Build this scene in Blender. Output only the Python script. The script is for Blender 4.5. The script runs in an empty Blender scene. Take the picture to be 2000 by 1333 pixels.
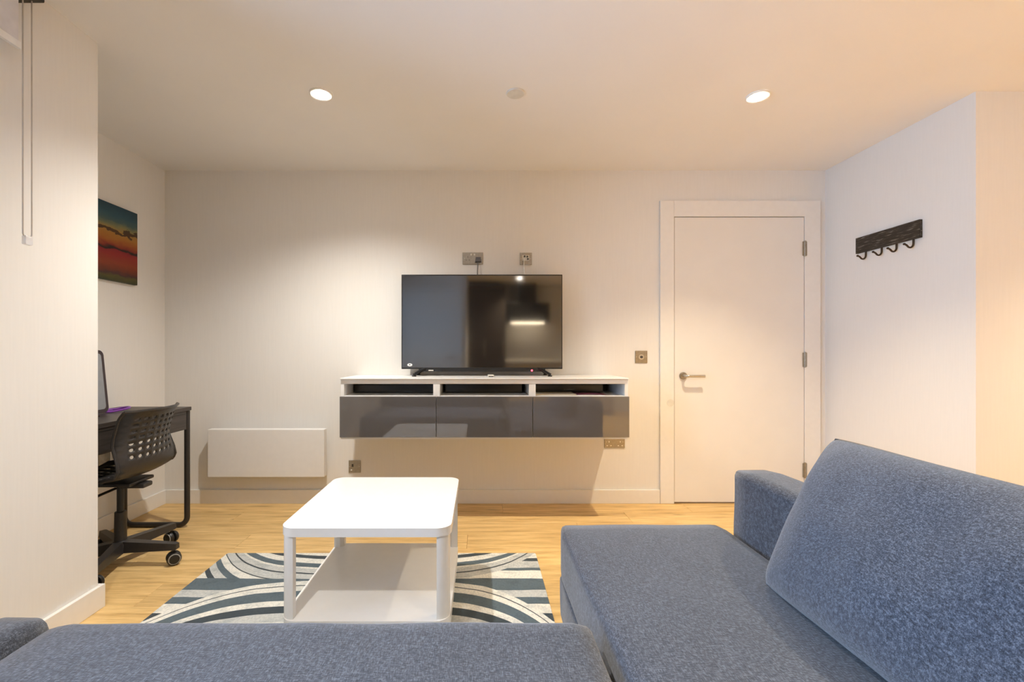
import bpy, bmesh, math, random
from mathutils import Vector, Matrix, noise
random.seed(7)
PI = math.pi
S = bpy.context.scene
C = S.collection

# ------------------------------------------------------------------ camera, world, exposure
FPX, VPX, VPY, EYE = 889.0, 937.0, 688.0, 1.085
cd = bpy.data.cameras.new('camera')
cam = bpy.data.objects.new('camera', cd)
C.objects.link(cam)
cam.location = (0, 0, EYE)
cam.rotation_euler = (PI / 2, 0, 0)
cd.sensor_width = 36.0
cd.lens = 36.0 * FPX / 2000.0
cd.shift_x = (1000.0 - VPX) / 2000.0
cd.shift_y = (VPY - 666.5) / 2000.0
cd.clip_start = 0.02
S.camera = cam

wd = bpy.data.worlds.new('daylight')
S.world = wd
wd.use_nodes = True
wbg = wd.node_tree.nodes['Background']
wbg.inputs[0].default_value = (0.44, 0.66, 1.0, 1)
wbg.inputs[1].default_value = 6.2

S.view_settings.view_transform = 'Standard'
S.view_settings.look = 'None'
S.view_settings.gamma = 1.0
S.view_settings.use_curve_mapping = False
S.view_settings.exposure = 1.15
S.cycles.caustics_reflective = False
S.cycles.caustics_refractive = False
S.cycles.max_bounces = 7
S.cycles.use_light_tree = True
S.cycles.adaptive_threshold = 0.04

COOL_LAMP = (1.0, 0.96, 0.89)
WARM_LAMP = (1.0, 0.83, 0.57)

# ------------------------------------------------------------------ materials
MATS = {}


class N:
    """little node helper"""
    def __init__(s, name):
        s.m = bpy.data.materials.new(name)
        s.m.use_nodes = True
        s.t = s.m.node_tree
        s.b = s.t.nodes['Principled BSDF']
        MATS[name] = s.m

    def n(s, typ, **kw):
        x = s.t.nodes.new(typ)
        for k, v in kw.items():
            setattr(x, k, v)
        return x

    def l(s, a, b):
        s.t.links.new(a, b)

    def put(s, sock, v):
        if hasattr(v, 'is_output'):
            s.l(v, sock)
        else:
            sock.default_value = v

    def math(s, op, a, b=0.0):
        x = s.n('ShaderNodeMath', operation=op)
        s.put(x.inputs[0], a)
        s.put(x.inputs[1], b)
        return x.outputs[0]

    def coord(s, which='Object', scale=(1, 1, 1), loc=(0, 0, 0), rot=(0, 0, 0)):
        tc = s.n('ShaderNodeTexCoord')
        mp = s.n('ShaderNodeMapping')
        mp.inputs['Scale'].default_value = scale
        mp.inputs['Location'].default_value = loc
        mp.inputs['Rotation'].default_value = rot
        s.l(tc.outputs[which], mp.inputs[0])
        return mp.outputs[0]

    def noise(s, vec, scale, detail=4, rough=.5):
        x = s.n('ShaderNodeTexNoise')
        x.inputs['Scale'].default_value = scale
        x.inputs['Detail'].default_value = detail
        x.inputs['Roughness'].default_value = rough
        s.put(x.inputs['Vector'], vec)
        return x.outputs['Fac']

    def ramp(s, fac, stops, interp='LINEAR'):
        x = s.n('ShaderNodeValToRGB')
        r = x.color_ramp
        r.interpolation = interp
        while len(r.elements) > 1:
            r.elements.remove(r.elements[-1])
        r.elements[0].position = stops[0][0]
        r.elements[0].color = (*stops[0][1], 1)
        for p, c in stops[1:]:
            e = r.elements.new(p)
            e.color = (*c, 1)
        s.put(x.inputs[0], fac)
        return x.outputs[0]

    def mix(s, fac, a, b, mode='MIX'):
        x = s.n('ShaderNodeMix', data_type='RGBA', blend_type=mode)
        s.put(x.inputs[0], fac)
        s.put(x.inputs[6], a if hasattr(a, 'is_output') else (*a, 1))
        s.put(x.inputs[7], b if hasattr(b, 'is_output') else (*b, 1))
        return x.outputs[2]

    def bump(s, h, strength=.2, dist=.002):
        x = s.n('ShaderNodeBump')
        x.inputs['Strength'].default_value = strength
        x.inputs['Distance'].default_value = dist
        s.put(x.inputs['Height'], h)
        s.l(x.outputs[0], s.b.inputs['Normal'])

    def set(s, col=None, rough=None, metal=None, spec=None, ior=None, coat=None, sheen=None):
        b = s.b
        if col is not None:
            s.put(b.inputs['Base Color'], col if hasattr(col, 'is_output') else (*col, 1))
        if rough is not None:
            s.put(b.inputs['Roughness'], rough)
        if metal is not None:
            b.inputs['Metallic'].default_value = metal
        if spec is not None:
            b.inputs['Specular IOR Level'].default_value = spec
        if ior is not None:
            b.inputs['IOR'].default_value = ior
        if coat is not None:
            b.inputs['Coat Weight'].default_value = coat
            b.inputs['Coat Roughness'].default_value = .04
        if sheen is not None:
            b.inputs['Sheen Weight'].default_value = sheen
            b.inputs['Sheen Roughness'].default_value = .5
        return s


def plain(name, col, rough=.5, metal=0.0, var=.05, scale=30, **kw):
    """a painted / moulded surface with slight procedural variation"""
    m = N(name)
    f = m.noise(m.coord(), scale, 1)
    lo = tuple(c * (1 - var) for c in col)
    hi = tuple(min(1, c * (1 + var)) for c in col)
    m.set(m.ramp(f, [(.3, lo), (.7, hi)]), rough, metal, **kw)
    return m


def mat_wall():
    m = N('wallpaper')
    v = m.coord('Object', (60, 60, 3))
    f = m.noise(v, 2.2, 1)
    m.set(m.ramp(f, [(.3, (.790, .768, .730)), (.7, (.805, .783, .745))]), .62)


mat_wall()
plain('ceiling_paint', (.87, .85, .82), .8, var=.01, scale=3)
plain('white_trim', (.82, .80, .765), .38, var=.01)
plain('door_paint', (.80, .775, .735), .42, var=.012, scale=6)
plain('white_lacquer', (.84, .83, .81), .32, var=.01)
plain('table_white', (.86, .86, .85), .26, var=.008)
plain('heater_white', (.80, .785, .76), .4, var=.01)
plain('gloss_grey', (.105, .098, .096), .035, var=.02, scale=2, spec=.75, coat=.6)
plain('tv_plastic', (.012, .012, .013), .35)
plain('tv_screen', (.010, .010, .011), .06, var=.01, ior=2.3)
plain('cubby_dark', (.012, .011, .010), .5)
plain('black_gloss', (.008, .008, .009), .18)
plain('nickel', (.36, .325, .265), .38, .9, var=.08, scale=60)
plain('steel', (.55, .53, .49), .28, 1.0)
plain('socket_insert', (.72, .70, .64), .5)
plain('socket_dark', (.05, .045, .04), .5)
plain('cable_grey', (.17, .16, .155), .5)
plain('white_plastic', (.80, .79, .77), .35)
plain('chair_plastic', (.028, .026, .026), .36, var=.1, scale=80)
plain('caster_black', (.012, .012, .012), .4)
plain('caster_grey', (.32, .32, .31), .4)
plain('desk_metal', (.035, .032, .031), .38, .3)
plain('screen_bezel', (.03, .016, .020), .3)
plain('screen_face', (.26, .27, .29), .15)
plain('purple_cloth', (.20, .035, .36), .6, sheen=.3)
plain('hook_metal', (.055, .038, .026), .42, .8)
plain('blind_fabric', (.66, .65, .68), .75)
plain('blind_bar', (.80, .80, .80), .4)
plain('chain_metal', (.55, .51, .46), .35, .6)
plain('paper_cream', (.74, .66, .52), .7)
plain('paper_plum', (.20, .05, .09), .5)
plain('window_frame', (.75, .75, .75), .4)
plain('kitchen_dark', (.045, .036, .032), .4)
plain('kitchen_front', (.42, .37, .32), .4)
plain('worktop', (.20, .17, .14), .3)
plain('hood_black', (.004, .004, .004), .3)
plain('sticker_white', (.85, .85, .85), .4)
plain('plug_grey', (.10, .095, .095), .45)


def mat_wood():
    m = N('oak_plank')
    oi = m.n('ShaderNodeObjectInfo')
    tc = m.n('ShaderNodeTexCoord')
    off = m.n('ShaderNodeVectorMath', operation='MULTIPLY_ADD')
    cmb = m.n('ShaderNodeCombineXYZ')
    m.l(m.math('MULTIPLY', oi.outputs['Random'], 37.0), cmb.inputs[0])
    m.l(m.math('MULTIPLY', oi.outputs['Random'], 11.0), cmb.inputs[1])
    m.l(tc.outputs['Object'], off.inputs[0])
    off.inputs[1].default_value = (1.3, 13.0, 1)
    m.l(cmb.outputs[0], off.inputs[2])
    v = off.outputs[0]
    g1 = m.noise(v, 2.2, 6, .62)
    base = m.ramp(g1, [(.24, (.38, .23, .082)), (.44, (.66, .435, .178)), (.60, (.79, .545, .24)), (.8, (.86, .62, .30))])
    off2 = m.n('ShaderNodeVectorMath', operation='MULTIPLY')
    m.l(v, off2.inputs[0])
    off2.inputs[1].default_value = (1.6, 6.0, 1)
    g2 = m.noise(off2.outputs[0], 3.0, 4, .6)
    c = m.mix(.45, base, m.ramp(g2, [(.35, (.62, .55, .46)), (.6, (1, 1, 1))]), 'MULTIPLY')
    kn = m.n('ShaderNodeVectorMath', operation='MULTIPLY')
    m.l(v, kn.inputs[0])
    kn.inputs[1].default_value = (1.5, .55, 1)
    k = m.noise(kn.outputs[0], 1.5, 2, .5)
    c = m.mix(m.ramp(k, [(.70, (0, 0, 0)), (.77, (.75, .75, .75))]), c, (.10, .055, .022))
    hs = m.n('ShaderNodeHueSaturation')
    m.l(m.math('MULTIPLY_ADD', oi.outputs['Random'], .16), hs.inputs['Value'])
    hs.inputs['Value'].links[0].from_node.inputs[2].default_value = .94
    m.l(c, hs.inputs['Color'])
    m.set(hs.outputs[0], .42, spec=.4)
    m.bump(g2, .08, .001)


mat_wood()


def mat_fabric(name, dark, mid, light, rot=0.5, k=1.0):
    m = N(name)
    a = m.noise(m.coord('Object', (420 * k, 90 * k, 90 * k), rot=(0, 0, rot)), 1.0, 3, .65)
    b = m.noise(m.coord('Object', (95 * k, 330 * k, 330 * k), rot=(0, 0, rot)), 1.0, 3, .65)
    s = m.math('MULTIPLY', m.math('ADD', a, b), .5)
    big = m.noise(m.coord(), 5.0, 3)
    col = m.ramp(s, [(.38, dark), (.5, mid), (.61, light)])
    col = m.mix(.35, col, m.ramp(big, [(.35, (.72, .73, .75)), (.65, (1, 1, 1))]), 'MULTIPLY')
    m.set(col, .9, spec=.2, sheen=.35)
    m.bump(s, .55, .003)


mat_fabric('sofa_fabric', (.014, .017, .025), (.046, .054, .074), (.120, .136, .172), .5)
mat_fabric('cushion_fabric', (.016, .021, .032), (.055, .067, .093), (.145, .168, .215), .0, 1.5)


def mat_rug():
    m = N('rug_pattern')
    tc = m.n('ShaderNodeTexCoord')
    wob = m.n('ShaderNodeTexNoise')
    wob.inputs['Scale'].default_value = 5.0
    m.l(tc.outputs['Object'], wob.inputs['Vector'])
    sep = m.n('ShaderNodeSeparateXYZ')
    m.l(tc.outputs['Object'], sep.inputs[0])
    wv = m.math('MULTIPLY', m.math('SUBTRACT', wob.outputs['Fac'], .5), .020)
    u = m.math('ABSOLUTE', sep.outputs[0])
    v = m.math('ADD', m.math('ADD', sep.outputs[1], RUG_CY), wv)
    u5 = m.math('POWER', m.math('MULTIPLY', u, 1 / .81), 4.3)
    flow = m.math('SUBTRACT', m.math('SUBTRACT', 2.145, v), m.math('MULTIPLY', u5, .31))
    fup = m.math('SUBTRACT', m.math('SUBTRACT', v, 2.155), m.math('MULTIPLY', u5, .27))
    W = (.80, .775, .70); G = (.56, .565, .54); D = (.036, .055, .070); M_ = (.092, .132, .158)

    low = m.ramp(flow, [(0, W), (.037, D), (.046, W), (.088, M_), (.165, W), (.208, D), (.262, G), (.325, W), (.36, M_), (.42, W),
                        (.465, D), (.52, G), (.565, W), (.60, M_), (.68, W), (.73, D), (.80, W), (.86, M_), (.92, W)], 'CONSTANT')
    up = m.ramp(fup, [(0, G), (.045, D), (.056, G), (.10, W), (.115, M_), (.16, W), (.208, D), (.245, W), (.32, M_)], 'CONSTANT')
    side = m.ramp(m.math('SUBTRACT', v, 1.2), [(0, G), (.08, M_), (.16, W), (.24, D), (.30, G), (.38, W), (.46, M_), (.55, G), (.62, D), (.675, W), (.745, M_),
                                              (.80, G), (.856, M_), (.97, W)], 'CONSTANT')
    right = m.ramp(m.math('SUBTRACT', v, 2.165), [(0, W), (.075, M_), (.105, G), (.175, D), (.21, W)], 'CONSTANT')
    left = m.ramp(m.math('ADD', fup, .40), [(0, M_), (.10, W), (.19, D), (.228, G), (.285, M_), (.325, W), (.378, D), (.386, G)], 'CONSTANT')
    upper = m.mix(m.math('GREATER_THAN', sep.outputs[0], 0.0), left, right)
    side = m.mix(m.math('GREATER_THAN', v, 2.165), side, upper)
    col = m.mix(m.math('GREATER_THAN', flow, 0.0), side, low)
    col = m.mix(m.math('GREATER_THAN', fup, 0.0), col, up)
    blot = m.noise(m.coord('Object', (7, 11, 1), rot=(0, 0, .5)), 1.6, 3, .6)
    col = m.mix(.5, col, m.ramp(blot, [(.36, (.55, .60, .64)), (.5, (1, 1, 1)), (.66, (1.0, 1.0, 1.0))]), 'MULTIPLY')
    hair = m.noise(m.coord('Object', (40, 26, 1), rot=(0, 0, .4)), 3.0, 4, .6)
    col = m.mix(.55, col, m.ramp(hair, [(.32, (.52, .57, .62)), (.62, (1, 1, 1))]), 'MULTIPLY')
    m.set(col, .85, spec=.2, sheen=.25)
    m.bump(m.noise(m.coord('Object', (300, 160, 1)), 2.0, 3), .4, .003)


RUG_X0, RUG_X1, RUG_Y0, RUG_Y1 = -1.352, .300, 1.20, 2.44
RUG_CY = (RUG_Y0 + RUG_Y1) / 2
mat_rug()


def mat_picture():
    m = N('sunset_print')
    tc = m.n('ShaderNodeTexCoord')
    sep = m.n('ShaderNodeSeparateXYZ')
    m.l(tc.outputs['Object'], sep.inputs[0])
    wob = m.noise(m.coord('Object', (1, 9, 22)), 1.4, 4)
    h = m.math('ADD', m.math('MULTIPLY', sep.outputs[2], 1 / .47), .5)
    h = m.math('ADD', h, m.math('MULTIPLY', m.math('SUBTRACT', wob, .5), .10))
    col = m.ramp(h, [(.0, (.030, .034, .008)), (.07, (.075, .065, .012)), (.10, (.045, .012, .014)), (.14, (.13, .022, .006)), (.24, (.24, .035, .008)), (.36, (.26, .012, .010)),
                     (.405, (.22, .008, .012)), (.415, (.010, .003, .003)), (.435, (.012, .003, .003)), (.45, (.20, .014, .008)), (.52, (.33, .09, .010)), (.60, (.36, .15, .018)),
                     (.66, (.34, .19, .04)), (.72, (.19, .18, .075)), (.78, (.045, .095, .10)), (.86, (.020, .075, .11)), (1, (.008, .040, .070))])
    cl = m.noise(m.coord('Object', (1, 6, 16), loc=(0, .3, 1.1)), 1.3, 5, .6)
    dy = m.math('ADD', m.math('SUBTRACT', h, .655), m.math('MULTIPLY', m.math('SUBTRACT', cl, .5), .22))
    band = m.math('LESS_THAN', m.math('ABSOLUTE', dy), .026)
    col = m.mix(m.math('MULTIPLY', band, .88), col, (.022, .006, .004))
    m.set(col, .5)


mat_picture()


def mat_rack():
    m = N('distressed_wood')
    f = m.noise(m.coord('Object', (60, 5, 60)), 2.0, 5, .7)
    m.set(m.ramp(f, [(.40, (.010, .007, .004)), (.56, (.035, .026, .018)), (.66, (.26, .24, .20))]), .6)
    m.bump(f, .6, .004)


mat_rack()


def mat_desk():
    m = N('desk_veneer')
    f = m.noise(m.coord('Object', (30, 2, 30)), 3.0, 4)
    m.set(m.ramp(f, [(.35, (.030, .024, .021)), (.65, (.052, .042, .037))]), .40)


mat_desk()


def emit(name, col, strength):
    m = N(name)
    m.b.inputs['Base Color'].default_value = (*col, 1)
    m.b.inputs['Emission Color'].default_value = (*col, 1)
    m.b.inputs['Emission Strength'].default_value = strength


emit('lamp_glow', (1.0, .93, .82), 40.0)
emit('standby_red', (1.0, .05, .08), 2.5)
emit('hood_lamp', (1.0, .80, .55), 26.0)


def mat_glass():
    m = N('window_glass')
    tr = m.n('ShaderNodeBsdfTransparent')
    gl = m.n('ShaderNodeBsdfGlossy')
    gl.inputs['Roughness'].default_value = .02
    fr = m.n('ShaderNodeFresnel')
    fr.inputs[0].default_value = 1.45
    mx = m.n('ShaderNodeMixShader')
    m.l(fr.outputs[0], mx.inputs[0])
    m.l(tr.outputs[0], mx.inputs[1])
    m.l(gl.outputs[0], mx.inputs[2])
    m.l(mx.outputs[0], m.t.nodes['Material Output'].inputs[0])


mat_glass()


def mat_clear():
    m = N('clear_plastic')
    m.set((.86, .85, .88), .2)
    m.b.inputs['Alpha'].default_value = .55


mat_clear()

# ------------------------------------------------------------------ mesh helpers
WORLD = {}


class MB:
    def __init__(s):
        s.bm = bmesh.new()

    def _finish(s, verts, mat):
        if mat is not None:
            bmesh.ops.transform(s.bm, matrix=mat, verts=verts)

    def box(s, x0, x1, y0, y1, z0, z1, bev=0.0, seg=2, mat=None):
        t = bmesh.new()
        bmesh.ops.create_cube(t, size=1.0)
        for v in t.verts:
            v.co = Vector((x0 + (v.co.x + .5) * (x1 - x0), y0 + (v.co.y + .5) * (y1 - y0), z0 + (v.co.z + .5) * (z1 - z0)))
        if bev > 0:
            bmesh.ops.bevel(t, geom=t.edges[:], offset=bev, segments=seg, profile=.5, affect='EDGES', clamp_overlap=True)
        s.merge(t, mat)
        return s

    def slab(s, x0, x1, y0, y1, z0, z1, r, seg=8, bev=0.003, bseg=2):
        """board with rounded plan corners and eased edges"""
        t = bmesh.new()
        pts = []
        for cx, cy, a0 in ((x1 - r, y1 - r, 0), (x0 + r, y1 - r, 90), (x0 + r, y0 + r, 180), (x1 - r, y0 + r, 270)):
            for k in range(seg + 1):
                a = math.radians(a0 + 90 * k / seg)
                pts.append((cx + r * math.cos(a), cy + r * math.sin(a)))
        vb = [t.verts.new((p[0], p[1], z0)) for p in pts]
        vt = [t.verts.new((p[0], p[1], z1)) for p in pts]
        n = len(pts)
        t.faces.new(list(reversed(vb)))
        t.faces.new(vt)
        for i in range(n):
            t.faces.new((vb[i], vb[(i + 1) % n], vt[(i + 1) % n], vt[i]))
        if bev > 0:
            es = [e for e in t.edges if abs(e.verts[0].co.z - e.verts[1].co.z) < 1e-6]
            bmesh.ops.bevel(t, geom=es, offset=bev, segments=bseg, profile=.5, affect='EDGES')
        s.merge(t)
        return s

    def cyl(s, p0, p1, r0, r1=None, n=20, cap=True):
        r1 = r0 if r1 is None else r1
        p0, p1 = Vector(p0), Vector(p1)
        d = p1 - p0
        t = bmesh.new()
        bmesh.ops.create_cone(t, cap_ends=cap, segments=n, radius1=r0, radius2=r1, depth=d.length)
        q = Vector((0, 0, 1)).rotation_difference(d.normalized())
        s.merge(t, Matrix.Translation((p0 + p1) / 2) @ q.to_matrix().to_4x4())
        return s

    def lathe(s, prof, n=28, mat=None):
        """prof: (r, z) from bottom to top about z"""
        t = bmesh.new()
        rings = []
        for r, z in prof:
            if r < 1e-6:
                rings.append([t.verts.new((0, 0, z))])
            else:
                rings.append([t.verts.new((r * math.cos(2 * PI * k / n), r * math.sin(2 * PI * k / n), z)) for k in range(n)])
        for a, b in zip(rings, rings[1:]):
            for k in range(n):
                q = [a[k % len(a)], a[(k + 1) % len(a)], b[(k + 1) % len(b)], b[k % len(b)]]
                u = []
                for x in q:
                    if x not in u:
                        u.append(x)
                if len(u) > 2:
                    t.faces.new(u)
        s.merge(t, mat)
        return s

    def tube(s, pts, r, n=10, flat=None):
        """round (or flattened) tube along points"""
        pts = [Vector(p) for p in pts]
        t = bmesh.new()
        rings = []
        ref = None
        for i, p in enumerate(pts):
            a = pts[max(0, i - 1)]
            b = pts[min(len(pts) - 1, i + 1)]
            d = (b - a).normalized()
            if ref is None:
                ref = Vector((0, 0, 1)) if abs(d.z) < .9 else Vector((1, 0, 0))
            x = (ref - d * ref.dot(d)).normalized()
            y = d.cross(x)
            ref = x
            ra, rb = (r, r) if flat is None else flat
            rings.append([t.verts.new(p + x * ra * math.cos(2 * PI * k / n) + y * rb * math.sin(2 * PI * k / n)) for k in range(n)])
        for a, b in zip(rings, rings[1:]):
            for k in range(n):
                t.faces.new((a[k], a[(k + 1) % n], b[(k + 1) % n], b[k]))
        t.faces.new(list(reversed(rings[0])))
        t.faces.new(rings[-1])
        s.merge(t)
        return s

    def poly(s, verts, faces):
        t = bmesh.new()
        vs = [t.verts.new(v) for v in verts]
        for f in faces:
            t.faces.new([vs[i] for i in f])
        s.merge(t)
        return s

    def merge(s, t, mat=None):
        if mat is not None:
            bmesh.ops.transform(t, matrix=mat, verts=t.verts)
        bmesh.ops.recalc_face_normals(t, faces=t.faces)
        me = bpy.data.meshes.new('tmp')
        t.to_mesh(me)
        t.free()
        s.bm.from_mesh(me)
        bpy.data.meshes.remove(me)

    def build(s, name, mat, parent=None, origin=None, angle=40, smooth=True):
        bm = s.bm
        if origin is None:
            lo = Vector([min(v.co[i] for v in bm.verts) for i in range(3)])
            hi = Vector([max(v.co[i] for v in bm.verts) for i in range(3)])
            origin = (lo + hi) / 2
        origin = Vector(origin)
        bmesh.ops.translate(bm, vec=-origin, verts=bm.verts)
        me = bpy.data.meshes.new(name)
        bm.to_mesh(me)
        bm.free()
        me.materials.append(MATS[mat])
        if smooth:
            for p in me.polygons:
                p.use_smooth = True
            me.set_sharp_from_angle(angle=math.radians(angle))
        o = bpy.data.objects.new(name, me)
        C.objects.link(o)
        if smooth and angle < 100 and len(me.polygons) > 6:
            wn_ = o.modifiers.new('even_normals', 'WEIGHTED_NORMAL')
            wn_.weight = 100
            wn_.keep_sharp = True
        if parent is not None:
            o.parent = parent
            o.location = origin - WORLD[parent.name]
        else:
            o.location = origin
        WORLD[o.name] = origin
        return o


def thing(name, loc, label=None, cat=None, group=None, kind=None):
    o = bpy.data.objects.new(name, None)
    o.empty_display_size = .05
    C.objects.link(o)
    o.location = loc
    WORLD[o.name] = Vector(loc)
    tag(o, label, cat, group, kind)
    return o


def tag(o, label=None, cat=None, group=None, kind=None):
    if label:
        o['label'] = label
    if cat:
        o['category'] = cat
    if group:
        o['group'] = group
    if kind:
        o['kind'] = kind
    return o


def struct(o):
    o['kind'] = 'structure'
    return o


# ------------------------------------------------------------------ room shell
YB, XL, XR, XP, YP, YR, CEIL = 3.27, -2.262, 2.482, -1.615, 1.925, 2.277, 2.39
XC, YK = 4.3, -2.65
WIN_Y0, WIN_Y1, WIN_Z0, WIN_Z1 = -.90, 1.40, .75, 2.24

fl = struct(MB().box(XP - .8, XC + .1, YK - .1, YB + .1, -.10, -.014).build('floor', 'oak_plank'))
struct(MB().box(XP - .8, XC + .1, YK - .1, YB + .1, CEIL, CEIL + .1).build('ceiling', 'ceiling_paint'))
struct(MB().box(XL - .1, XR + .1, YB, YB + .1, -.02, CEIL).build('wall_back', 'wallpaper'))
struct(MB().box(XL - .1, XL, YP - .2, YB, -.02, CEIL).build('wall_left', 'wallpaper'))
w = MB()
XW = XP - .28
w.box(XW, XP, WIN_Y1, YP, -.02, CEIL)
w.box(XL - .1, XW, YP - .2, YP, -.02, CEIL)
w.box(XW, XP, YK, WIN_Y0, -.02, CEIL)
w.box(XW, XP, WIN_Y0, WIN_Y1, -.02, WIN_Z0)
w.box(XW, XP, WIN_Y0, WIN_Y1, WIN_Z1, CEIL)
struct(w.build('wall_window', 'wallpaper'))
struct(MB().box(XR, XR + .1, YR, YB, -.02, CEIL).box(XR + .1, XC, YR, YR + .1, -.02, CEIL).build('wall_right', 'wallpaper'))
struct(MB().box(XC, XC + .1, YK, YR, -.02, CEIL).build('wall_corridor', 'wallpaper'))
struct(MB().box(XP, -.22, -1.12, -1.0, -.02, CEIL).build('wall_behind', 'wallpaper'))
struct(MB().box(-.32, XC, YK - .1, YK, -.02, CEIL).box(-.32, -.22, YK, -1.12, -.02, CEIL).build('wall_kitchen', 'wallpaper'))

# oak planks, every one a piece of the floor
PW, PL = .190, 1.285
plank_mesh = {}


def plank(xa, xb, ya, yb):
    key = (round(xb - xa, 3), round(yb - ya, 3))
    if key not in plank_mesh:
        o = MB().box(xa + .0004, xb - .0004, ya + .0005, yb - .0005, -.014, 0, .0012, 1).build('plank', 'oak_plank', fl)
        plank_mesh[key] = o.data
        return o
    o = bpy.data.objects.new('plank', plank_mesh[key])
    C.objects.link(o)
    o.parent = fl
    o.location = Vector(((xa + xb) / 2, (ya + yb) / 2, -.007)) - WORLD[fl.name]
    return o


y = YB
row = 0
offs = [0.15, .62, .98, .38, .80, .05, .50, 1.12, .27, .71]
while y > -2.6:
    ya = y - PW
    x0 = XL if y > YP + .01 else XP
    x1 = XC if ya < YR - .01 else XR
    if ya < -1.0:
        x0 = -.22
    x = x0
    nx = x0 - offs[row % 10] + PL
    while x < x1 - .01:
        e = min(nx, x1)
        if e - x > .04:
            plank(x, e, max(ya, YK), y)
        x = e
        nx = e + PL
    y = ya
    row += 1

# skirting boards
BH, BT = .098, .018


def skirting(name, x0, x1, y0, y1):
    struct(MB().box(x0, x1, y0, y1, 0, BH, .003, 2).build(name, 'white_trim'))


DX0, DX1 = 1.290, 2.434
skirting('baseboard_back', XL + BT, DX0 - .001, YB - BT, YB)
skirting('baseboard_left', XL, XL + BT, YP, YB)
skirting('baseboard_window', XP, XP + BT, -1.0, YP + BT)
skirting('baseboard_pillar', XL + BT, XP, YP, YP + BT)
skirting('baseboard_right', XR - BT, XR, YR - BT, YB)
skirting('baseboard_corridor', XR, XC, YR - BT, YR)

# window in the left wall, hidden left of the frame: it lets the daylight in
wn = thing('window_1', (XW + .10, (WIN_Y0 + WIN_Y1) / 2, WIN_Z0), 'white framed window in the left wall beside the blind', kind='structure')
xa, xb = XW + .07, XW + .13
MB().box(xa, xb, WIN_Y0, WIN_Y1, WIN_Z0, WIN_Z0 + .06, .004).build('frame_rail', 'window_frame', wn)
MB().box(xa, xb, WIN_Y0, WIN_Y1, WIN_Z1 - .06, WIN_Z1, .004).build('frame_rail', 'window_frame', wn)
for yy in (WIN_Y0, (WIN_Y0 + WIN_Y1) / 2 - .03, WIN_Y1 - .06):
    MB().box(xa, xb, yy, yy + .06, WIN_Z0 + .06, WIN_Z1 - .06, .004).build('frame_post', 'window_frame', wn)
for ya, yb in ((WIN_Y0 + .06, (WIN_Y0 + WIN_Y1) / 2 - .03), ((WIN_Y0 + WIN_Y1) / 2 + .03, WIN_Y1 - .06)):
    MB().box(XW + .098, XW + .102, ya, yb, WIN_Z0 + .06, WIN_Z1 - .06).build('pane', 'window_glass', wn)
struct(MB().box(XW + .13, XP + .03, WIN_Y0 - .02, WIN_Y1 + .02, WIN_Z0 - .03, WIN_Z0, .004).build('trim_1', 'white_trim'))

# ------------------------------------------------------------------ door
dr = thing('door_1', (1.86, YB, 0), 'plain white flush door with lever handle in wide white casing', kind='structure')
LX0, LX1, LZ1 = 1.392, 2.318, 2.048
CT = .020
MB().box(DX0, LX0 - .003, YB - CT, YB, 0, 2.168, .002).build('casing_side', 'white_trim', dr)
MB().box(LX1 + .003, DX1, YB - CT, YB, 0, 2.168, .002).build('casing_side', 'white_trim', dr)
MB().box(LX0 - .003, LX1 + .006, YB - CT, YB, LZ1 + .005, 2.168, .002).build('casing_head', 'white_trim', dr)
MB().box(LX0 - .003, LX1 + .006, YB - .003, YB - .0005, 0, LZ1 + .005).build('rebate', 'kitchen_front', dr)
leaf = MB().box(LX0, LX1, YB - .016, YB - .003, .012, LZ1, .0015).build('leaf', 'door_paint', dr)
for hz in (1.824, 1.030, .240):
    h = MB().cyl((LX1 + .003, YB - .022, hz - .055), (LX1 + .003, YB - .022, hz + .055), .0075, n=14)
    for k in range(1, 5):
        zz = hz - .055 + .022 * k
        h.cyl((LX1 + .003, YB - .022, zz - .001), (LX1 + .003, YB - .022, zz + .001), .0085, n=14)
    h.box(LX1 - .012, LX1 + .018, YB - .0225, YB - .018, hz - .05, hz + .05, .001)
    h.build('hinge', 'nickel', dr)
hx, hz = 1.452, .915
hd = MB().cyl((hx, YB - .016, hz), (hx, YB - .026, hz), .026, n=28).cyl((hx, YB - .026, hz), (hx, YB - .030, hz), .024, .022, n=28).build('handle_rose', 'nickel', dr)
pts = [(hx, YB - .028, hz), (hx, YB - .060, hz)]
for k in range(1, 7):
    a = PI / 2 * k / 6
    pts.append((hx + .018 * (1 - math.cos(a)), YB - .060 - .018 * math.sin(a), hz))
pts += [(hx + .08, YB - .078, hz), (hx + .128, YB - .078, hz)]
MB().tube(pts, .0095, 14).build('handle_lever', 'steel', dr)
MB().cyl((1.362, YB - CT, .722), (1.362, YB - CT - .0012, .722), .026, n=28).build('cover_disc', 'socket_insert', dr)

# ------------------------------------------------------------------ downlights
def downlight(x, y, watts, col, label, spot=128, blend=.9, group='recessed ceiling downlights'):
    t = thing('ceiling_downlight', (x, y, CEIL), label, 'downlight', group)
    M = Matrix.Translation((x, y, CEIL))
    MB().lathe([(.056, -.0005), (.056, -.006), (.052, -.009), (.043, -.008), (.041, -.004), (.041, -.0005)], 32, M).build('trim_ring', 'white_plastic', t)
    MB().lathe([(0, -.0155), (.013, -.0150), (.026, -.0130), (.034, -.010), (.0405, -.005), (.0405, -.001)], 32, M).build('lamp_lens', 'lamp_glow', t)
    ld = bpy.data.lights.new('lamp', 'SPOT')
    ld.energy = watts
    ld.color = col
    ld.spot_size = math.radians(spot)
    ld.spot_blend = blend
    ld.shadow_soft_size = .025
    o = bpy.data.objects.new('lamp', ld)
    C.objects.link(o)
    o.parent = t
    o.location = (0, 0, -.04)
    return t


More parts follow.
